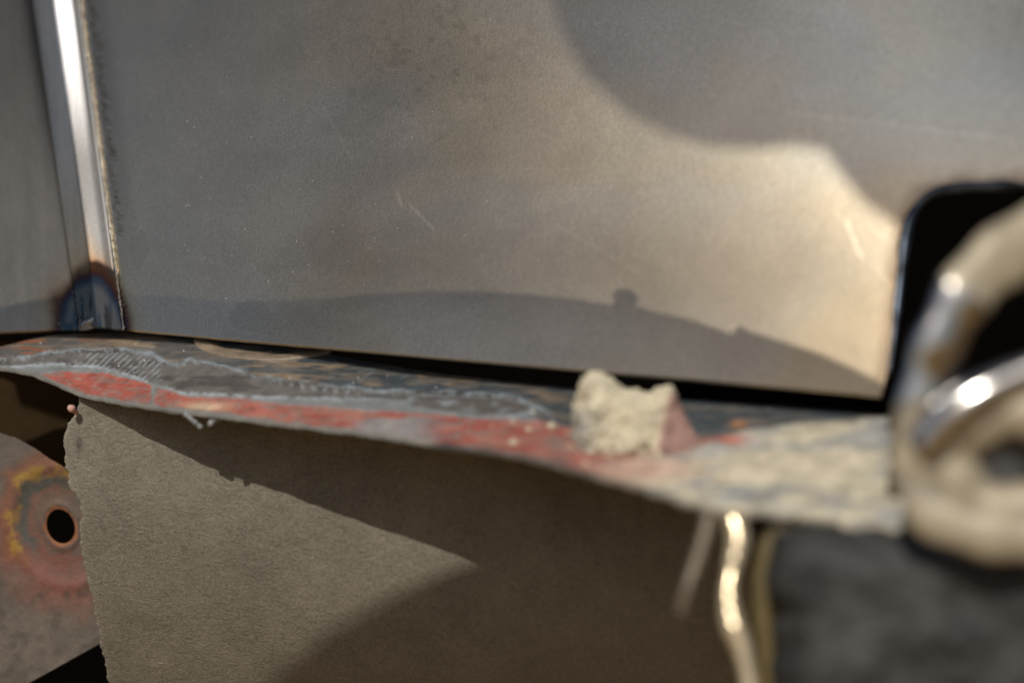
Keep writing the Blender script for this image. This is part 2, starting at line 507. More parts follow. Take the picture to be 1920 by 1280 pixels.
while y < 440:
    x0 = 152 + y / 620. * 82 + random.uniform(6, 12); ln = random.uniform(10, 27) * (1.0 if y < 300 else 0.7)
    sl = random.uniform(1, 4); th = random.uniform(.5, 1.0)
    xx = np.array([x0, x0 + ln * .5, x0 + ln, x0 + ln * .5]); yy = np.array([y, y + sl * .5 - th, y + sl, y + sl * .5 + th])
    w = on_sheet(xx, yy, 0.00008); b0 = len(nv) * 5
    top = on_sheet(np.array([x0 + ln * .4]), np.array([y + sl * .4]), 0.00030)
    nv.append(np.concatenate([w, top])); nf += [(b0, b0 + 1, b0 + 4), (b0 + 1, b0 + 2, b0 + 4), (b0 + 2, b0 + 3, b0 + 4), (b0 + 3, b0, b0 + 4)]
    y += random.uniform(3.0, 5.0)
M_NICK = plain("raised_file_burrs", (0.20, 0.19, 0.175), 0.38, 1.0, bstr=0)
o = mesh_obj("file_burrs", np.concatenate(nv), nf, M_NICK, panel, smooth=False); o["kind"] = "stuff"

# burnt spot weld at the foot of the ridge
bm = bmesh.new(); bmesh.ops.create_icosphere(bm, subdivisions=3, radius=1.0)
wv = np.array([v.co[:] for v in bm.verts]); wf = [[v.index for v in f.verts] for f in bm.faces]; bm.free()
nz = 0.75 + 0.6 * fbm(wv[:, 0] * 1.7 + 9, wv[:, 1] * 1.7 + 3, wv[:, 2] * 1.7)
c0 = on_sheet(np.array([174.]), np.array([607.]), 0.0010)[0]
q = wv * nz[:, None]
w = q[:, :1] * sd * 0.0042 + q[:, 1:2] * up * 0.0020 + q[:, 2:] * SN * 0.0018 + c0
o = mesh_obj("weld_nugget", w, wf, M_WELD, panel); o["label"] = "dark burnt weld nugget"
sv, sf = [], []
for k in range(26):
    a = random.uniform(0, math.pi); rr = random.uniform(18, 95)
    p = on_sheet(np.array([176 + rr * math.cos(a) * .8]), np.array([612 - rr * math.sin(a)]), 0.0006 if abs(rr * math.cos(a)) > 45 else 0.0016)[0]
    b0 = 12 * 0 + sum(len(z) for z in sv)
    sv.append(iv * random.uniform(.00015, .00045) + p); sf += [[b0 + i for i in f] for f in iff]
o = mesh_obj("weld_spatter", np.concatenate(sv), sf, M_WELD, panel); o["kind"] = "stuff"
# blued rim of the opening
hx = np.array(HX[2:]); hy = np.array(HY[2:])
pp = spline(np.stack([hx, hy], -1), 60)
rp = on_sheet(pp[:, 0] + 3, pp[:, 1] + 2, -0.0004)
tube("opening_rim", rp, [0.0004 + 0.0012 * vnoise(i / 4., 2.2) for i in range(60)], M_RIM, panel, 10)

# ------------------------------------------------------------------ ledge with sanded paint layers
LX  = [-320, -90, 0, 80, 150, 240, 340, 470, 600, 700, 800, 950, 1080, 1300, 1500, 1640, 1760, 1990]
LYB = [700, 675, 651, 631, 625, 622, 625, 640, 661, 679, 696, 714, 727, 748, 764, 775, 784, 792]
LDB = [.450, .440, .440, .436, .432, .428, .421, .411, .401, .394, .387, .376, .368, .354, .343, .336, .330, .325]
LYF = [705, 684, 692, 708, 738, 757, 771, 787, 802, 815, 832, 851, 880, 948, 980, 988, 990, 992]
LDF = [.418, .412, .409, .405, .400, .388, .376, .365, .354, .347, .340, .329, .319, .303, .290, .282, .277, .272]
ns, ntt = 980, 130
lx = np.linspace(-310, 1930, ns)
tt = np.linspace(0, 1, ntt)
yb = smooth_interp(lx, LX, LYB); yf = smooth_interp(lx, LX, LYF) + 3 * (fbm(lx / 90., 1.5) - .5) + 2.2 * (fbm(lx / 12., 2.5) - .5)
db = smooth_interp(lx, LX, LDB); df = smooth_interp(lx, LX, LDF)
PB = pt(lx, yb, db); PF = pt(lx, yf, df)
LV = PB[None] * (1 - tt[:, None, None]) + PF[None] * tt[:, None, None]
crown = 4 * tt * (1 - tt)
LV[..., 2] += 0.0022 * crown[:, None] * (0.6 + 0.4 * np.cos(lx / 300.0))[None]
# real pixel of each ledge vertex, used only to lay the paint out along the ledge
PXL = LV[..., 0] / LV[..., 1] / KPX + 960
PYL = 640 - LV[..., 2] / LV[..., 1] / KPX
def line(x, pts):
    p = np.array(pts, float)
    return np.interp(x, p[:, 0], p[:, 1])
L1 = [(-90, 668), (40, 672), (139, 655), (233, 655), (285, 666), (328, 684), (357, 677), (387, 678), (438, 693), (511, 708), (600, 718), (708, 732), (831, 734), (966, 743), (1016, 768), (1060, 800), (2000, 900)]
L2 = [(-90, 690), (40, 690), (100, 683), (182, 687), (233, 704), (284, 719), (310, 726), (335, 737), (492, 746), (547, 746), (693, 749), (785, 750), (850, 760), (905, 776), (1000, 790), (1074, 800), (2000, 900)]
R1 = [(60, 705), (90, 699), (140, 696), (190, 700), (240, 711), (283, 722), (284, 745), (292, 730), (328, 733), (339, 742), (456, 748), (529, 758), (600, 762), (693, 772), (800, 776), (860, 782), (927, 785), (1016, 791), (1074, 800), (1140, 815), (1420, 826)]
px, py = PXL, PYL
wob = 9 * (fbm(px / 30., py / 14., 1.0) - .5)
wf_ = 7.0 * (fbm(px / 6., py / 7., 2.0, 3) - .5)
ww = wob + wf_
lc = np.ones(px.shape + (3,)) * np.array([0.060, 0.074, 0.084])       # blue-grey old primer
lc *= (0.75 + 0.5 * fbm(px / 90., py / 20., 4.))[..., None]
lc = mix(lc, np.array([0.115, 0.105, 0.095]), sstep(520, 250, px) * 0.8)
tan = sstep(0.54, 0.66, fbm(px / 70. - py / 30., py / 9., 7.)) * sstep(1150, 950, px)
lc = mix(lc, np.array([0.30, 0.21, 0.13]), tan * 0.6)
dst = sstep(.45, .62, fbm(px / 46. + py / 40., py / 5., 19., 5))
lc = mix(lc, np.array([0.24, 0.19, 0.14]), dst * 0.35)
rust = sstep(0.50, 0.66, fbm(px / 60., py / 8., 8.)) * sstep(240, 60, px)
lc = mix(lc, np.array([0.26, 0.10, 0.045]), rust * 0.85)
# long scratches
for x0, y0, x1, y1 in ((228, 642, 290, 652), (610, 710, 700, 690), (745, 712, 790, 690), (672, 716, 706, 690), (470, 668, 560, 690)):
    tl = np.clip(((px - x0) * (x1 - x0) + (py - y0) * (y1 - y0)) / ((x1 - x0) ** 2 + (y1 - y0) ** 2), 0, 1)
    dd = np.hypot(px - x0 - tl * (x1 - x0), py - y0 - tl * (y1 - y0))
    lc = mix(lc, np.array([0.30, 0.32, 0.33]), sstep(1.6, 0.3, dd) * 0.4 * sstep(.35, .6, fbm(px / 9., py / 9., 41.)))
b1 = line(px, L1) + ww; b2 = line(px, L2) + 0.7 * ww; r1 = line(px, R1) + 0.6 * ww
left = sstep(1060, 1030, px)
band = sstep(-2, 2, py - b1) * left
lc = mix(lc, np.array([0.130, 0.122, 0.116]) , band)
dk = sstep(0.5, 0.66, fbm(px / 50., py / 10., 3.)) * band
lc = mix(lc, np.array([0.060, 0.056, 0.052]), dk * 0.75)
ltl = np.exp(-((py - b1) / (1.5 + 4.5 * fbm(px / 24., 2.0, 5.))) ** 2) * left * sstep(.30, .62, fbm(px / 22., py / 20., 5.))
ltl = ltl + 0.55 * np.exp(-((py - b1 - 5) / 4.5) ** 2) * sstep(.52, .64, fbm(px / 5., py / 9., 25.)) * left
lc = mix(lc, np.array([0.24, 0.28, 0.31]), ltl)
# scalloped ribs where the paint was feathered
ph = (px + 1.1 * py + 5 * (fbm(px / 20., py / 20., 5) - .5)) / 12.5
rib = (0.5 + 0.5 * np.cos(2 * np.pi * ph)) ** 2 * sstep(130, 165, px) * sstep(312, 296, px) * sstep(2, 7, py - b1 - 4) * sstep(0, -5, py - b2 - 3)
lc = mix(lc, np.array([0.27, 0.30, 0.325]), rib * 0.85 * sstep(.25, .6, fbm(px / 14., py / 9., 33.)))
ph2 = (px - 0.4 * py) / 13.0
rib2 = (0.5 + 0.5 * np.cos(2 * np.pi * ph2)) ** 2 * sstep(40, 70, px) * sstep(225, 200, px) * np.exp(-((py - b2 - 2) / 6.0) ** 2)
lc = mix(lc, np.array([0.26, 0.30, 0.33]), rib2 * 0.8)
rib3 = (0.5 + 0.5 * np.cos(2 * np.pi * px / 21.)) ** 3 * sstep(500, 560, px) * sstep(700, 640, px) * np.exp(-((py - b1 - 12) / 4.0) ** 2)
lc = mix(lc, np.array([0.30, 0.33, 0.35]), rib3 * 0.8)
# light grey guide coat, outlined
gc = sstep(-2, 2, py - b2) * left
lc = mix(lc, np.array([0.20, 0.215, 0.22]), gc * 0.9)
lc = mix(lc, np.array([0.30, 0.34, 0.37]), np.exp(-((py - b2) / (1.2 + 3.2 * fbm(px / 17., 7.0))) ** 2) * left * sstep(.28, .55, fbm(px / 16., py / 20., 44.)))
# swirled end of the layers near the chip
sw = np.sqrt(((px - 880 - 2.2 * (py - 760)) / 120.) ** 2 + ((py - 762) / 20.) ** 2) + 0.7 * (fbm(px / 60., py / 14., 6.) - .5)
lc = mix(lc, np.array([0.105, 0.095, 0.088]), sstep(1.0, 0.8, sw) * 0.9)
lc = mix(lc, np.array([0.25, 0.285, 0.31]), (np.exp(-((sw - 0.95) / 0.10) ** 2) * (0.3 + 0.9 * sstep(.35, .65, fbm(px / 45., py / 30., 21.))) + np.exp(-((sw - 0.5) / 0.14) ** 2) * sstep(.5, .62, fbm(px / 40., py / 10., 31.)) * .8))
# red layer
red = sstep(-1.5, 1.5, py - r1) * sstep(58, 75, px) * sstep(1430, 1330, px)
redc = np.array([0.31, 0.075, 0.056]) * (0.8 + 0.4 * fbm(px / 28., py / 14., 4.))[..., None]
fade = sstep(0.44, 0.62, fbm(px / 60., py / 14., 9.))
redc = mix(redc, np.array([0.36, 0.20, 0.16]), fade * 0.5 * sstep(250, 700, px) + 0.10)
redc = mix(redc, np.array([0.22, 0.17, 0.15]), sstep(.50, .66, fbm(px / 16., py / 4., 51., 5)) * 0.6 + 0.5 * sstep(.55, .7, fbm(px / 70., py / 9., 61., 5)) * sstep(350, 600, px))
redc = mix(redc, np.array([0.60, 0.47, 0.33]), np.exp(-((px - 385) / 40.) ** 2 - ((py - 762) / 10.) ** 2) * 0.8)
lc = lc * (1 - red[..., None]) + redc * red[..., None]
gap = np.exp(-((px - 287 - (745 - py) * 0.25) / 5.0) ** 2) * sstep(705, 720, py) * sstep(770, 760, py)
lc = mix(lc, np.array([0.17, 0.175, 0.175]), gap)
lick = sstep(0.0, 3, py - (788 - (px - 665) * 0.06 + ww)) * sstep(640, 690, px) * sstep(860, 760, px)
lc = mix(lc, np.array([0.24, 0.26, 0.27]), lick * 0.8)
# cream filler smeared over the right end
cy_ = line(px, [(1040, 870), (1180, 862), (1300, 836), (1400, 806), (1500, 796), (1640, 782), (1900, 780)])
cr = sstep(-6, 8, py - cy_ + 16 * (fbm(px / 50., py / 18., 2.) - .5)) * sstep(1060, 1260, px)
crc = np.ones(px.shape + (3,)) * np.array([0.52, 0.47, 0.355]) * (0.85 + 0.3 * fbm(px / 40., py / 20., 3.))[..., None]
bl = sstep(0.45, 0.62, fbm(px / 110. + 2 + py / 90., py / 24., 12., 5))
crc = mix(crc, np.array([0.30, 0.315, 0.325]), bl * 0.7)
crc = mix(crc, np.array([0.13, 0.15, 0.18]), sstep(0.58, 0.72, fbm(px / 120. + 9, py / 13., 15., 5)) * 0.7)
lc = lc * (1 - cr[..., None]) + crc * cr[..., None]
pk = np.exp(-((px - 1210) / 90.) ** 2 - ((py - 880) / 22.) ** 2)
lc = mix(lc, np.array([0.46, 0.27, 0.22]), pk * 0.8)
lc = mix(lc, np.array([0.45, 0.10, 0.06]), np.exp(-((px - 1365) / 36.) ** 2 - ((py - 826) / 7.) ** 2) * 0.9)
lc = mix(lc, np.array([0.50, 0.22, 0.08]), np.exp(-((px - 1385) / 16.) ** 2 - ((py - 795) / 7.) ** 2) * 0.7)
# bare worn front edge
ed = sstep(0.945, 0.99, tt[:, None] + 0.05 * (fbm(px / 18., py / 18., 3.) - .5)) * sstep(1250, 1000, px)
edc = mix(np.ones(px.shape + (3,)) * np.array([0.18, 0.18, 0.168]), np.array([0.42, 0.34, 0.28]), sstep(650, 900, px) * 0.6)
lc = lc * (1 - ed[..., None]) + edc * ed[..., None]
# thickness of the paint layers as small real relief
rel = (0.00022 * band + 0.00012 * ltl - 0.00025 * red + 0.00010 * rib + 0.0026 * cr * (fbm(px / 42., py / 22., 3., 5) - .35))
LV[..., 2] += rel

ledge = thing("sanded_ledge", "curved sill ledge with sanded red, grey and cream paint layers under the sheet", "ledge", None)
mesh_obj("top_surface", LV, grid_faces(ntt, ns), M_LEDGE, ledge, lc)
# rolled lip and underside
prof = [(0, 0), (0.0003, -0.0001), (0.0004, -0.0004), (0.0002, -0.0008), (-0.0006, -0.0010), (-0.02, -0.0006)]
lv2 = []
ftn = PF - PB; ftn /= np.linalg.norm(ftn, axis=1)[:, None]
jit = 1 + 0.9 * (fbm(lx / 20., 8.8) - .5)
for k, (a, z) in enumerate(prof):
    lv2.append(LV[-1] + ftn * a + np.array([0, 0, 1.0]) * (z * jit)[:, None])
lv2 = np.array(lv2)
c_l = np.ones(lv2.shape) * np.array([0.14, 0.135, 0.12])
c_l = mix(c_l, np.array([0.50, 0.44, 0.33]), sstep(700, 1300, lx)[None] * np.ones((len(prof), 1)) * 0.8)
c_l *= (0.6 + 0.8 * fbm(lx / 25., 4.1))[None, :, None]
lip = mesh_obj("rolled_lip", lv2, grid_faces(len(prof), ns), M_LIP, ledge, c_l)
# round dusty plug half hidden under the sheet
pc = (480, 650)
def ledge_pt(qx, qy):
    i = np.argmin((PXL - qx) ** 2 + (PYL - qy) ** 2)
    return LV.reshape(-1, 3)[i]
e1 = ledge_pt(560, 668) - ledge_pt(420, 650); e1 /= np.linalg.norm(e1)
e2 = ledge_pt(480, 700) - ledge_pt(480, 660); e2 -= e1 * (e1 @ e2); e2 /= np.linalg.norm(e2)
e3 = np.cross(e1, e2); e3 *= np.sign(e3[2])
pcen = ledge_pt(448, 670) - e2 * 0.0128
pv, pcx = [], []
for r, h in ((0.0222, -0.0010), (0.0221, 0.0003), (0.0216, 0.0005), (0.018, 0.0006), (0.0145, -0.0002), (0.010, -0.0008), (0.004, -0.001), (0.0001, -0.001)):
    for k in range(72):
        an = 2 * math.pi * k / 72
        p = pcen + e1 * math.cos(an) * r + e2 * math.sin(an) * r * 0.62 + e3 * h
        pv.append(p)
        n_ = fbm(p[0] * 300, p[1] * 300, 3.)
        pcx.append(np.array([0.215, 0.170, 0.122]) * (0.6 + 0.8 * n_) if r > 0.0095 else np.array([0.06, 0.055, 0.05]))
pf = []
for i in range(7):
    for k in range(72):
        pf.append((i * 72 + k, i * 72 + (k + 1) % 72, (i + 1) * 72 + (k + 1) % 72, (i + 1) * 72 + k))
o = mesh_obj("round_plug", pv, pf, M_LEDGE, ledge, np.array(pcx)); o["label"] = "dusty tan round plug half under the sheet"
# ragged burrs hanging from the lip
tube("burr", spline(pt([346, 356, 366, 378], [775, 783, 791, 802], [.374, .3745, .375, .376]), 14), [0.0006 + 0.0003 * random.random() for _ in range(14)], M_BURR, ledge, 8, jitter=.4)
tube("burr", spline(pt([414, 405, 398, 393], [781, 785, 790, 797], [.371, .3715, .372, .3725]), 12), [0.0006 + 0.0004 * random.random() for _ in range(12)], M_BURR, ledge, 8, jitter=.4)

# ------------------------------------------------------------------ lower panel with torn left edge
TE = [(700, 150), (779, 146), (800, 130), (820, 121), (836, 120), (877, 125), (918, 131), (940, 147), (972, 152), (990, 148), (1063, 156), (1122, 172), (1212, 190), (1290, 206), (1360, 222)]
rows_ = np.arange(735, 1345, 3.0)
te = np.array(TE, float)
xl = np.interp(rows_, te[:, 0], te[:, 1]) + 9 * (fbm(rows_ / 16., 1.1) - .5) + 8 * (fbm(rows_ / 4.5, 4.1) - .5)
cf = np.linspace(0, 1, 260) ** 1.0
XW = xl[:, None] + (1560 - xl[:, None]) * cf[None, :]
tp = np.interp(XW[0], LX, LYF) - 10
YW = tp[None, :] + (rows_[:, None] - rows_[0]) / (rows_[-1] - rows_[0]) * (1345 - tp[None, :])
def lower_depth(x, y):
    return 0.4025 - 0.000036 * (x - 150) + 1.25e-7 * np.maximum(np.asarray(y) - 930 + 0.10 * (600 - np.asarray(x)), 0) ** 2 + 0.0012 * (fbm(x / 300., y / 240., 2.) - .5)
VW = pt(XW, YW, lower_depth(XW, YW))
cw = np.ones(XW.shape + (3,)) * np.array([0.174, 0.160, 0.128])
cw *= (0.88 + 0.24 * fbm(XW / 120., YW / 90., 6.))[..., None]
spk = sstep(0.72, 0.8, fbm(XW / 7., YW / 7., 3., 2))
cw = mix(cw, np.array([0.06, 0.054, 0.042]), spk * 0.28)
cw = mix(cw, np.array([0.05, 0.045, 0.04]), np.exp(-((XW - 148) / 6.) ** 2 - ((YW - 832) / 16.) ** 2) * .9)
torn = np.exp(-((XW - xl[:, None]) / 4.0))
cw = mix(cw, np.array([0.27, 0.25, 0.21]), torn * 0.6)
low = thing("torn_lower_panel", "dull grey-brown panel below the ledge with a torn left edge", "body panel", None)
nr, nc = XW.shape
vb = VW[:, 0] + np.array([0.0002, 0.0009, 0])
fw = grid_faces(nr, nc)
nb = nr * nc
fw += [(nb + i, i * nc, (i + 1) * nc, nb + i + 1) for i in range(nr - 1)]
mesh_obj("panel_skin", np.concatenate([VW.reshape(-1, 3), vb]), fw, M_LOWER, low, np.concatenate([cw.reshape(-1, 3), np.tile([[.08, .07, .06]], (nr, 1))]))
# raised crinkles of the old underbody paint
kv, kf = [], []
for _ in range(60):
    if random.random() < .75:
        x0 = random.uniform(240, 930); y0 = 900 + (x0 - 240) * 0.16 + abs(random.gauss(0, 55)) + random.uniform(-10, 20)
    else:
        x0 = random.uniform(200, 900); y0 = random.uniform(860, 1240)
    ln = random.uniform(14, 60); m = max(6, int(ln / 4)); ph = random.uniform(0, 60)
    qx = x0 + np.linspace(0, ln, m); qy = y0 + random.uniform(-.25, .45) * (qx - x0) + random.uniform(10, 30) * (fbm(qx / 13. + ph, ph, o=3) - .5)
    wd = random.uniform(.6, 1.5) * np.sin(np.linspace(0.05, math.pi - .05, m))
    b0 = len(kv) and sum(len(z) for z in kv)
    up_ = pt(qx, qy - wd, lower_depth(qx, qy)); dn_ = pt(qx, qy + wd * 1.5, lower_depth(qx, qy)); md_ = pt(qx, qy, lower_depth(qx, qy) - 0.00016 * (wd / 1.5))
    kv.append(np.concatenate([up_, md_, dn_]))
    for i in range(m - 1):
        kf += [(b0 + i, b0 + i + 1, b0 + m + i + 1, b0 + m + i), (b0 + m + i, b0 + m + i + 1, b0 + 2 * m + i + 1, b0 + 2 * m + i)]
kv = np.concatenate(kv)
o = mesh_obj("paint_crinkles", kv, kf, M_LOWER, low, np.tile([[.182, .166, .131]], (len(kv), 1))); o["kind"] = "stuff"
tip = tube("torn_tip", spline(pt([128, 133, 139, 146], [763, 765, 769, 776], [.399, .399, .400, .401]), 10), [0.0007, .0010, .0011, .0011, .001, .0009, .0008, .0007, .0006, .0004],
           plain("pink_primer_fleck", (0.50, 0.30, 0.25), 0.7), low, 8, jitter=.3)
tip["label"] = "small pink torn tip"

# ------------------------------------------------------------------ rusty panel with a round hole
HC = np.array([114., 986.])
poly = [(-80, 797), (-20, 806), (30, 822), (75, 846), (115, 874), (160, 905), (330, 960), (330, 1130), (190, 1204), (50, 1282), (-80, 1345)]  # upper edge cut along the border of the ledge's shade
def ray_poly(an):
    d = np.array([math.cos(an), math.sin(an)]); best = 1e9
    for (ax, ay), (bx_, by_) in zip(poly, poly[1:] + poly[:1]):
        e = np.array([bx_ - ax, by_ - ay]); m = np.array([[d[0], -e[0]], [d[1], -e[1]]])
        if abs(np.linalg.det(m)) < 1e-9: continue
        t, s = np.linalg.solve(m, np.array([ax, ay]) - HC)
        if t > 0 and -1e-6 <= s <= 1 + 1e-6: best = min(best, t)
    return best
na, nrad = 220, 110
ang = np.linspace(0, 2 * np.pi, na, endpoint=False)
tilt = -0.35
ca, sa_ = np.cos(ang - tilt), np.sin(ang - tilt)
r0 = 1 / np.sqrt((ca / 26.) ** 2 + (sa_ / 33.) ** 2)
r1_ = np.array([ray_poly(a) for a in ang])
r1_ = r1_ * (1 + 0.09 * (fbm(np.cos(ang) * 9, np.sin(ang) * 9, 2.) - .5) * (np.sin(ang) < 0))
ff = np.linspace(0, 1, nrad) ** 1.8
RR = r0[None] + (r1_ - r0)[None] * ff[:, None]
BX = HC[0] + RR * np.cos(ang)[None]; BY = HC[1] + RR * np.sin(ang)[None]
rn = RR / r0[None]                                   # 1 at the hole
def emb(q):
    return 0.0006 * np.exp(-((q - 1.25) / 0.25) ** 2) - 0.0012 * sstep(3.6, 2.2, q) + 0.0004 * np.exp(-((q - 3.5) / 0.35) ** 2)
VB = pt(BX, BY, 0.432 - 0.00002 * (BX - 100) - emb(rn))
nb1 = fbm(BX / 40., BY / 40., 3.); nb2_ = fbm(BX / 12., BY / 12., 4.)
cb = np.ones(BX.shape + (3,)) * np.array([0.118, 0.100, 0.086])
cb *= (0.8 + 0.4 * nb1)[..., None]
an2 = np.repeat(ang[None], nrad, 0)
q = rn + 1.3 * (nb1 - .5) + 0.6 * (nb2_ - .5)
below = sstep(-0.2, 0.9, np.sin(an2 + 0.3))
cb = mix(cb, np.array([0.19, 0.060, 0.042]), sstep(6.2, 3.2, q) * sstep(-0.1, 0.9, np.sin(an2 - 0.5)) * 0.75)
lef = sstep(0.1, -0.6, np.cos(an2 - 0.55))
cb = mix(cb, np.array([0.17, 0.07, 0.045]), sstep(4.6, 3.9, q) * lef * 0.8)
brk = sstep(0.36, 0.55, fbm(BX / 22., BY / 22., 14.))
cb = mix(cb, np.array([0.27, 0.165, 0.035]), np.exp(-((q - 3.35) / 0.36) ** 2) * lef * brk)
cb = mix(cb, np.array([0.070, 0.074, 0.068]), np.exp(-((q - 2.6) / 0.48) ** 2) * (0.25 + 0.75 * lef))
cb = mix(cb, np.array([0.11, 0.080, 0.066]), sstep(2.1, 1.7, q) * 0.85)
cb = mix(cb, np.array([0.30, 0.105, 0.035]), sstep(1.20, 1.04, rn + 0.5 * (nb2_ - .5)) * 0.6)
cb = mix(cb, np.array([0.07, 0.06, 0.05]), sstep(0.58, 0.70, fbm(BX / 26., BY / 26., 9.)) * sstep(1060, 1120, BY) * 0.6)
# wall of the hole going back
inner = pt(BX[0], BY[0], 0.4385)
vbk = np.concatenate([VB.reshape(-1, 3), inner]); cbk = np.concatenate([cb.reshape(-1, 3), np.tile([[.05, .022, .01]], (na, 1))])
fb = []
for i in range(nrad - 1):
    for k in range(na):
        k2 = (k + 1) % na
        fb.append((i * na + k, (i + 1) * na + k, (i + 1) * na + k2, i * na + k2))
nb = nrad * na
for k in range(na):
    fb.append((nb + k, k, (k + 1) % na, nb + (k + 1) % na))
bp = mesh_obj("rusty_panel", vbk, fb, M_BACKP, None, cbk)
ip = mesh_obj("recess_shade_plate", pt(np.array([-120., 340, 340, -120]), np.array([640., 640, 915, 915]), np.array([.468, .462, .470, .476])), [(0, 1, 2, 3)],
              plain("recess_shade_brown", (0.034, 0.022, 0.010), 0.9, spec=0.1, nscale=200, bstr=0.5), None, smooth=False)  # added dark plate in place of the ledge's shade
tag(ip, "added dark brown plate standing in for the shade between the ledge and the rusty panel", "body panel")
tag(bp, "rust-ringed panel with a round bolt hole behind the torn edge", "rusty panel")

# ------------------------------------------------------------------ lump of filler on the ledge
cd = 0.334
def blob_sources():
    S = []
    def add(x, y, rx, ry, rz, dd=0.0):
        S.append((pt(x, y, cd + dd), rx, ry, rz))
    add(1118, 732, .0055, .0075, .0042); add(1108, 790, .0042, .0085, .0085); add(1135, 780, .007, .009, .0080)
    add(1175, 800, .0085, .0095, .0072); add(1205, 795, .0075, .009, .0070); add(1244, 752, .0034, .0075, .0045)
    add(1235, 800, .0060, .008, .0068); add(1188, 768, .0070, .0075, .0050); add(1150, 838, .0085, .0075, .0032, -.002); add(1270, 830, .0050, .006, .0034); add(1100, 815, .0035, .006, .0048)
    return S
bm = bmesh.new()
from mathutils import Matrix
for p, rx, ry, rz in blob_sources():
    mt = Matrix.Translation(Vector(p)) @ Matrix.Diagonal((rx, ry, rz, 1))
    bmesh.ops.create_icosphere(bm, subdivisions=3, radius=1.0, matrix=mt)
# flat broken face on the right: a wedge
wx = pt([1240, 1262, 1322, 1215, 1240, 1262, 1322, 1215], [732, 735, 846, 850, 732, 735, 846, 850], [cd - .006, cd - .004, cd - .006, cd - .0095] + [cd + .006] * 4)
vs = [bm.verts.new(p) for p in wx]
for f in ((0, 1, 2, 3), (7, 6, 5, 4), (0, 4, 5, 1), (1, 5, 6, 2), (2, 6, 7, 3), (3, 7, 4, 0)):
    bm.faces.new([vs[i] for i in f])
bmesh.ops.recalc_face_normals(bm, faces=bm.faces)
me = bpy.data.meshes.new("chip_raw"); bm.to_mesh(me); bm.free()
raw = bpy.data.objects.new("chip_raw", me); COL.objects.link(raw)
md = raw.modifiers.new("r", 'REMESH'); md.mode = 'VOXEL'; md.voxel_size = 0.00042; md.use_smooth_shade = True
dg = bpy.context.evaluated_depsgraph_get()
me2 = bpy.data.meshes.new_from_object(raw.evaluated_get(dg))
bpy.data.objects.remove(raw)
vv = np.zeros(len(me2.vertices) * 3); me2.vertices.foreach_get("co", vv); vv = vv.reshape(-1, 3)
nn = np.zeros(len(me2.vertices) * 3); me2.vertices.foreach_get("normal", nn); nn = nn.reshape(-1, 3)
cpx = vv[:, 0] / vv[:, 1] / KPX + 960; cpy = 640 - vv[:, 2] / vv[:, 1] / KPX
flatm = sstep(-8, 6, cpx - (1258 - (cpy - 730) * 0.22)) * sstep(722, 745, cpy)
cen = vv.mean(0); rs = np.random.RandomState(11)
for k in range(60):
    i0 = rs.randint(len(vv)); anchor = vv[i0]
    nd = nn[i0] + 0.35 * rs.randn(3); nd /= np.linalg.norm(nd)
    loc = np.linalg.norm(vv - anchor, axis=1) < 0.0065
    pr = (vv - anchor) @ nd
    lim = pr[loc].max() - rs.uniform(0.0006, 0.0016)
    over = np.where(loc & (pr > lim), pr - lim, 0)
    vv = vv - over[:, None] * nd * (1 - flatm)[:, None]
disp = (fbm(vv[:, 0] * 260, vv[:, 1] * 260, vv[:, 2] * 260, 5) - .5) * 0.0030 + (fbm(vv[:, 0] * 900, vv[:, 1] * 900, vv[:, 2] * 900, 3) - .5) * 0.0016
vv = vv + nn * (disp * (1 - 0.85 * flatm))[:, None]
cc = np.ones(vv.shape) * np.array([0.66, 0.60, 0.45]) * (0.8 + 0.35 * fbm(vv[:, 0] * 300, vv[:, 1] * 300, vv[:, 2] * 300))[:, None]
cc = mix(cc, np.array([0.36, 0.36, 0.35]), sstep(1140, 1085, cpx) * sstep(750, 785, cpy) * 0.7)
crk = np.exp(-((np.abs(fbm(vv[:, 0] * 240 + 4, vv[:, 1] * 240, vv[:, 2] * 240, 3) - .5)) / 0.016) ** 2) * sstep(1190, 1120, cpx)
cc = mix(cc, np.array([0.10, 0.09, 0.07]), crk * 0.7)
cc = mix(cc, np.array([0.34, 0.205, 0.18]), flatm * 0.95)
fchip = [list(p.vertices) for p in me2.polygons]
bpy.data.meshes.remove(me2)
chip = mesh_obj("filler_chip", vv, fchip, M_CHIP, None, cc)
mv, mf = [], []
for k in range(40):
    ja = min(max(int((random.gauss(1190, 120) + 310) / 2240 * ns), 0), ns - 1); ia = min(max(int(random.gauss(.66, .17) * ntt), 4), ntt - 3)
    b0 = 12 * 0 + sum(len(z) for z in mv); rr = abs(random.gauss(0, .0006)) + .00025
    mv.append(iv * rr * (0.6 + 0.8 * np.random.RandomState(k).rand(len(iv), 1)) * np.array([1.2, 1, .8]) + LV[ia, ja] + np.array([0, 0, rr * .4])); mf += [[b0 + i for i in f] for f in iff]
mv = np.concatenate(mv)
cr_ = mesh_obj("filler_crumbs", mv, mf, M_CHIP, None, np.tile([[.60, .53, .39]], (len(mv), 1)), smooth=False)
tag(cr_, "fine cream crumbs scattered on the ledge around the filler lump", "crumbs", kind="stuff")
tag(chip, "cream lump of broken body filler with a pink right face lying on the ledge", "filler chip")

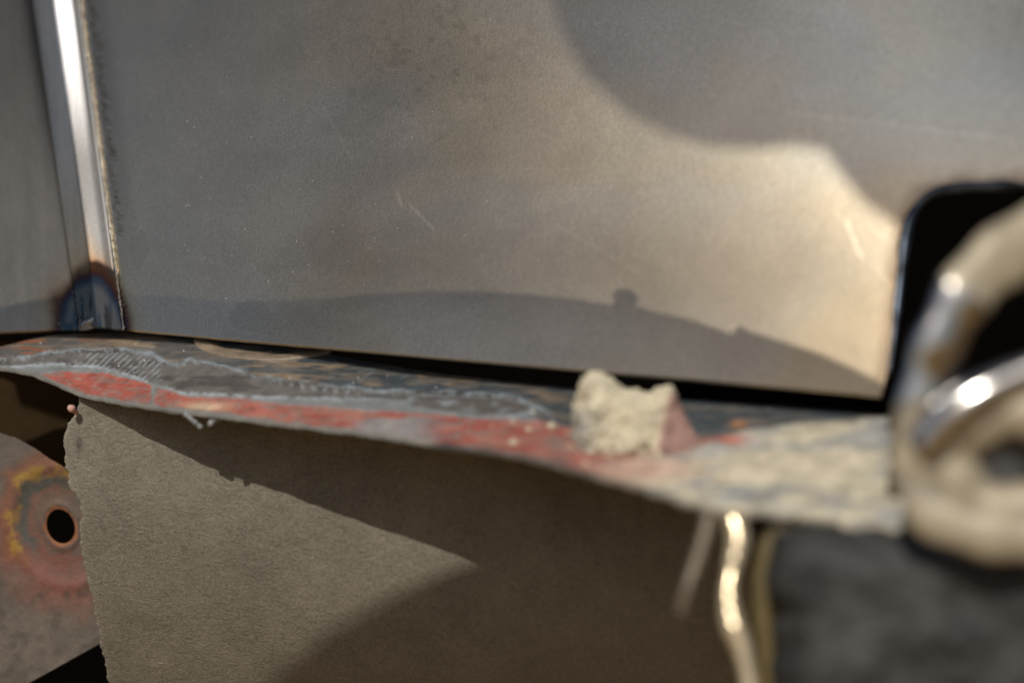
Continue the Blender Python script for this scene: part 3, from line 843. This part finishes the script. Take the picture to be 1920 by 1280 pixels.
# ------------------------------------------------------------------ polished hook at the right
def hook_mat():
    m, nt, b = new_mat("reflection_tinted_steel")
    w = attr(nt, "surf_mask").outputs["Fac"]
    n = noise(nt, 130, 5, 0.65)
    ad = N(nt, "ShaderNodeMath", operation='ADD'); nt.links.new(w, ad.inputs[0]); nt.links.new(rng(nt, n, 0.3, 0.7, -0.16, 0.16), ad.inputs[1])
    f = rng(nt, ad.outputs[0], 0.42, 0.60, 0.0, 1.0)
    mx = N(nt, "ShaderNodeMix", data_type='RGBA')
    mx.inputs[6].default_value = (0.50, 0.49, 0.48, 1); mx.inputs[7].default_value = (0.35, 0.305, 0.225, 1)  # tan colour paints in the ground's reflection on the metal
    nt.links.new(f, mx.inputs[0])
    nt.links.new(vary(nt, mx.outputs[2], noise(nt, 260, 4, 0.6), 0.8, 1.2), b.inputs["Base Color"])
    nt.links.new(rng(nt, f, 0, 1, 1.0, 0.15), b.inputs["Metallic"])
    nt.links.new(rng(nt, f, 0, 1, 0.17, 0.5), b.inputs["Roughness"])
    bump(nt, b, noise(nt, 150, 4, 0.6), 0.12, 0.001)
    return m
M_HOOK = hook_mat()
def tan_reflection(o, fn, seg):
    me = o.data; n = len(me.vertices)
    at = me.attributes.new("surf_mask", 'FLOAT', 'POINT')
    at.data.foreach_set("value", np.array([fn(i // seg) for i in range(n)], float))
hook = thing("polished_hook", "blurred polished steel hook looping in front of the sheet's opening", "hook", None)
def P3(l): return [pt(a, b, c) for a, b, c in l]
o = tube("outer_loop", spline(P3([(2080, 398, .262), (1990, 428, .260), (1900, 470, .258), (1826, 530, .256), (1776, 610, .255), (1740, 700, .255), (1722, 800, .255), (1718, 890, .255), (1740, 955, .254), (1810, 992, .252), (1920, 1010, .250), (2060, 1015, .248)]), 90),
     [0.0042 + 0.0020 * sstep(44, 10, i) + 0.0003 * math.sin(i * .7) for i in range(90)], M_HOOK, hook, 28, 0.5)
tan_reflection(o, lambda i: 0.95 * sstep(33, 25, i) + 0.62 * sstep(44, 50, i) + 0.3 * sstep(62, 72, i), 28)
o = tube("cross_bar", spline(P3([(1722, 842, .254), (1790, 772, .253), (1860, 728, .252), (1950, 688, .251), (2060, 650, .250)]), 40), [0.0034 + 0.0006 * math.sin(i / 6) for i in range(40)], M_HOOK, hook, 24)
tan_reflection(o, lambda i: 0.1, 24)
ring = []
for k in range(64):
    an = 2 * math.pi * k / 64
    ring.append(pt(1906 + 122 * math.cos(an), 866 + 92 * math.sin(an), .254 - 0.0035 * math.cos(an)))
o = tube("eyelet", ring, [0.0048 + 0.0005 * math.sin(k * .5) for k in range(64)], M_HOOK, hook, 24, 0.8, closed=True)
tan_reflection(o, lambda k: 0.80 + 0.1 * math.sin(k * .2), 24)
wb = [pt(1906, 862, .2575)] + [pt(1906 + 125 * math.cos(2 * math.pi * k / 40), 862 + 98 * math.sin(2 * math.pi * k / 40), .2565 + .0008 * math.sin(5 * k)) for k in range(40)]
mesh_obj("eyelet_web", wb, [(0, 1 + (k + 1) % 40, 1 + k) for k in range(40)], plain("dull_cast_steel", (0.09, 0.09, 0.092), 0.5, 0.5), hook)

# dark strip put in for the shadow between ledge end and hook
o = tube("hook_shadow_strip", spline(P3([(1680, 782, .300), (1684, 830, .296), (1682, 880, .292), (1676, 925, .288)]), 24), [0.0016 + 0.0004 * math.sin(i * .8) for i in range(24)], plain('shadow_strip_brown', (0.035, 0.028, 0.018), 0.8), None, 14)
tag(o, "thin dark strip added for the shadow between the ledge end and the hook", "shadow strip")

# ------------------------------------------------------------------ grey block at the lower right
bx0, bx1, by0, by1 = 1448, 2120, 1000, 1420
nu, nvv = 150, 110
uu = np.linspace(0, 1, nu); v_ = np.linspace(0, 1, nvv)
U, W_ = np.meshgrid(uu, v_)
bxp = bx0 + (bx1 - bx0) * U; byp = by0 + (by1 - by0) * W_
edge_l = np.clip((bxp - bx0) / 110., 0, 1); edge_t = np.clip((byp - by0) / 90., 0, 1)
rl = 1 - np.sqrt(np.clip(1 - (1 - edge_l) ** 2, 0, 1)); rt = 1 - np.sqrt(np.clip(1 - (1 - edge_t) ** 2, 0, 1))
dep = 0.262 - 0.00001 * (bxp - 1500) + 0.022 * rl + 0.016 * rt + 0.004 * (fbm(bxp / 60., byp / 60., 2.) - .5)
VG = pt(bxp, byp, dep)
VG[..., 0] += 0.004 * (fbm(byp / 50., 3.) - .5) * (1 - edge_l)
fg = grid_faces(nvv, nu)
ring_i = list(range(nu)) ; back = []
vg = VG.reshape(-1, 3)
lb = VG[:, 0] + np.array([0.004, 0.05, 0]); tb = VG[0, :] + np.array([0, 0.05, 0.0])
n0 = len(vg)
vg = np.concatenate([vg, lb, tb])
fg += [(n0 + i, i * nu, (i + 1) * nu, n0 + i + 1) for i in range(nvv - 1)]
n1 = n0 + nvv
fg += [(i, n1 + i, n1 + i + 1, i + 1) for i in range(nu - 1)]
o = mesh_obj("rubber_block", vg, fg, M_RUBBER, None)
tag(o, "blurred mottled dark grey rubber block at the lower right corner", "rubber block")

# ------------------------------------------------------------------ bent wires under the ledge
w1 = tube("bent_wire", spline(P3([(1372, 965, .286), (1384, 1010, .284), (1374, 1060, .282), (1366, 1110, .280), (1372, 1160, .278), (1392, 1215, .276), (1404, 1270, .274), (1408, 1350, .272)]), 70),
          [0.0019 + 0.0004 * math.sin(i / 5.) + 0.0002 * random.random() for i in range(70)], M_WIRE, None, 16)
tag(w1, "long wavy glossy tan wire hanging below the ledge beside the rubber block", "wire")
w2 = tube("bent_wire", spline(P3([(1332, 965, .282), (1320, 1010, .281), (1304, 1060, .280), (1288, 1105, .279), (1276, 1150, .279)]), 40),
          [0.0017 - 0.0006 * i / 40 for i in range(40)], plain("dull_brown_wire", (0.20, 0.17, 0.13), 0.4, 0.5), None, 12)
tag(w2, "short faint thin wire end left of the long wavy wire", "wire")
w3 = tube("trim_strip", spline(P3([(1500, 985, .292), (1450, 1010, .291), (1432, 1070, .290), (1430, 1140, .289), (1440, 1220, .288), (1450, 1340, .287)]), 50), 0.0022,
          plain("dull_ochre_trim", (0.12, 0.09, 0.036), 0.6), None, 14)
tag(w3, "dull ochre trim strip along the left side of the grey rubber block", "trim strip")

# ------------------------------------------------------------------ added plates outside the frame, outlined to shade the panels
def caster(name, pix, t, onto, label, cat):
    P0 = np.array([onto(a, b) for a, b in pix])
    P1 = P0 + L * t; P2 = P1 + L * 0.002
    n = len(P0)
    F = [tuple(range(n)), tuple(range(2 * n - 1, n - 1, -1))] + [(i, i + n, (i + 1) % n + n, (i + 1) % n) for i in range(n)]
    o = mesh_obj(name, np.concatenate([P1, P2]), F, M_SHADE_PLATE, None, smooth=False)
    return tag(o, label, cat)
osh = lambda a, b: on_sheet(np.array([float(a)]), np.array([float(b)]))[0]
olw = lambda a, b: pt(np.array([float(a)]), np.array([float(b)]), lower_depth(np.array([float(a)]), np.array([float(b)])))[0]
band_px = [(-60, 560), (110, 545), (150, 512), (190, 498), (225, 512), (240, 552), (330, 556), (430, 566), (520, 564), (600, 560), (700, 551), (800, 546), (900, 546), (1000, 552), (1080, 560), (1146, 572),
           (1154, 564), (1147, 552), (1158, 542), (1180, 542), (1196, 554), (1193, 574), (1230, 585), (1300, 600), (1372, 626), (1386, 610), (1402, 620), (1450, 635), (1530, 660), (1600, 690), (1660, 722),
           (1662, 745), (1500, 733), (1300, 715), (1000, 690), (700, 668), (400, 642), (240, 630), (-60, 630)]
caster("foot_shade_strip", band_px, 0.17, osh, "added ragged red oxide strip above the frame, shaped to shade the sheet's foot", "body panel")
up_px = [(1015, -700), (1025, -60), (1035, 10), (1055, 70), (1100, 145), (1170, 210), (1250, 252), (1330, 276), (1420, 280), (1490, 274), (1545, 284), (1575, 330), (1620, 385), (1680, 425), (1760, 440), (2500, 450), (2500, -700)]
caster("corner_shade_plate", up_px, 0.58, osh, "added curved red oxide plate above the frame, shaped to shade the sheet's upper right", "body panel")
# the added plate's right side follows the ledge's own shadow on the lower panel
es = []
for e in LV[-1][::12]:
    t = 0.0
    for _ in range(30):
        h = e - L * t
        ex, ey = h[0] / h[1] / KPX + 960, 640 - h[2] / h[1] / KPX
        t += (float(lower_depth(ex, ey)) - h[1]) / (-L[1])
    es.append((ex, ey))
es = [(a, b - 14) for a, b in es if 950 < a < 1700 and b < 1500]
lo_px = [(925, 1036), (880, 1055), (800, 1085), (720, 1125), (640, 1170), (570, 1220), (510, 1270), (450, 1340), (400, 1500)] + es[::-1]
caster("lower_shade_plate", lo_px, 0.50, olw, "added rounded red oxide plate left of the frame, shaped to shade the lower panel", "body panel")

# ------------------------------------------------------------------ grit
gv, gf = [], []
def grain(p, r):
    o = sum(len(z) for z in gv)
    gv.append(iv * r * np.array([1, 1, 1]) * (0.7 + 0.6 * np.random.RandomState(o % 9999).rand(len(iv), 1)) + p)
    gf.extend([[o + i for i in f] for f in iff])
for _ in range(150):
    x = random.uniform(230, 1640); yy = random.uniform(0, 1) ** 0.7 * (float(bottom_y(x)) - 6)
    grain(on_sheet(np.array([x]), np.array([yy]))[0], random.choice([.00008, .0001, .00012, .0002]))
for _ in range(160):
    i = random.randrange(8, ntt - 4); j = random.randrange(120, ns - 60)
    grain(LV[i, j], random.choice([.0001, .00013, .0002, .0003]))
o = mesh_obj("grit", np.concatenate(gv), gf, M_DUST, None)
tag(o, "scattered pale specks of grit on the sheet and ledge", "grit", kind="stuff")
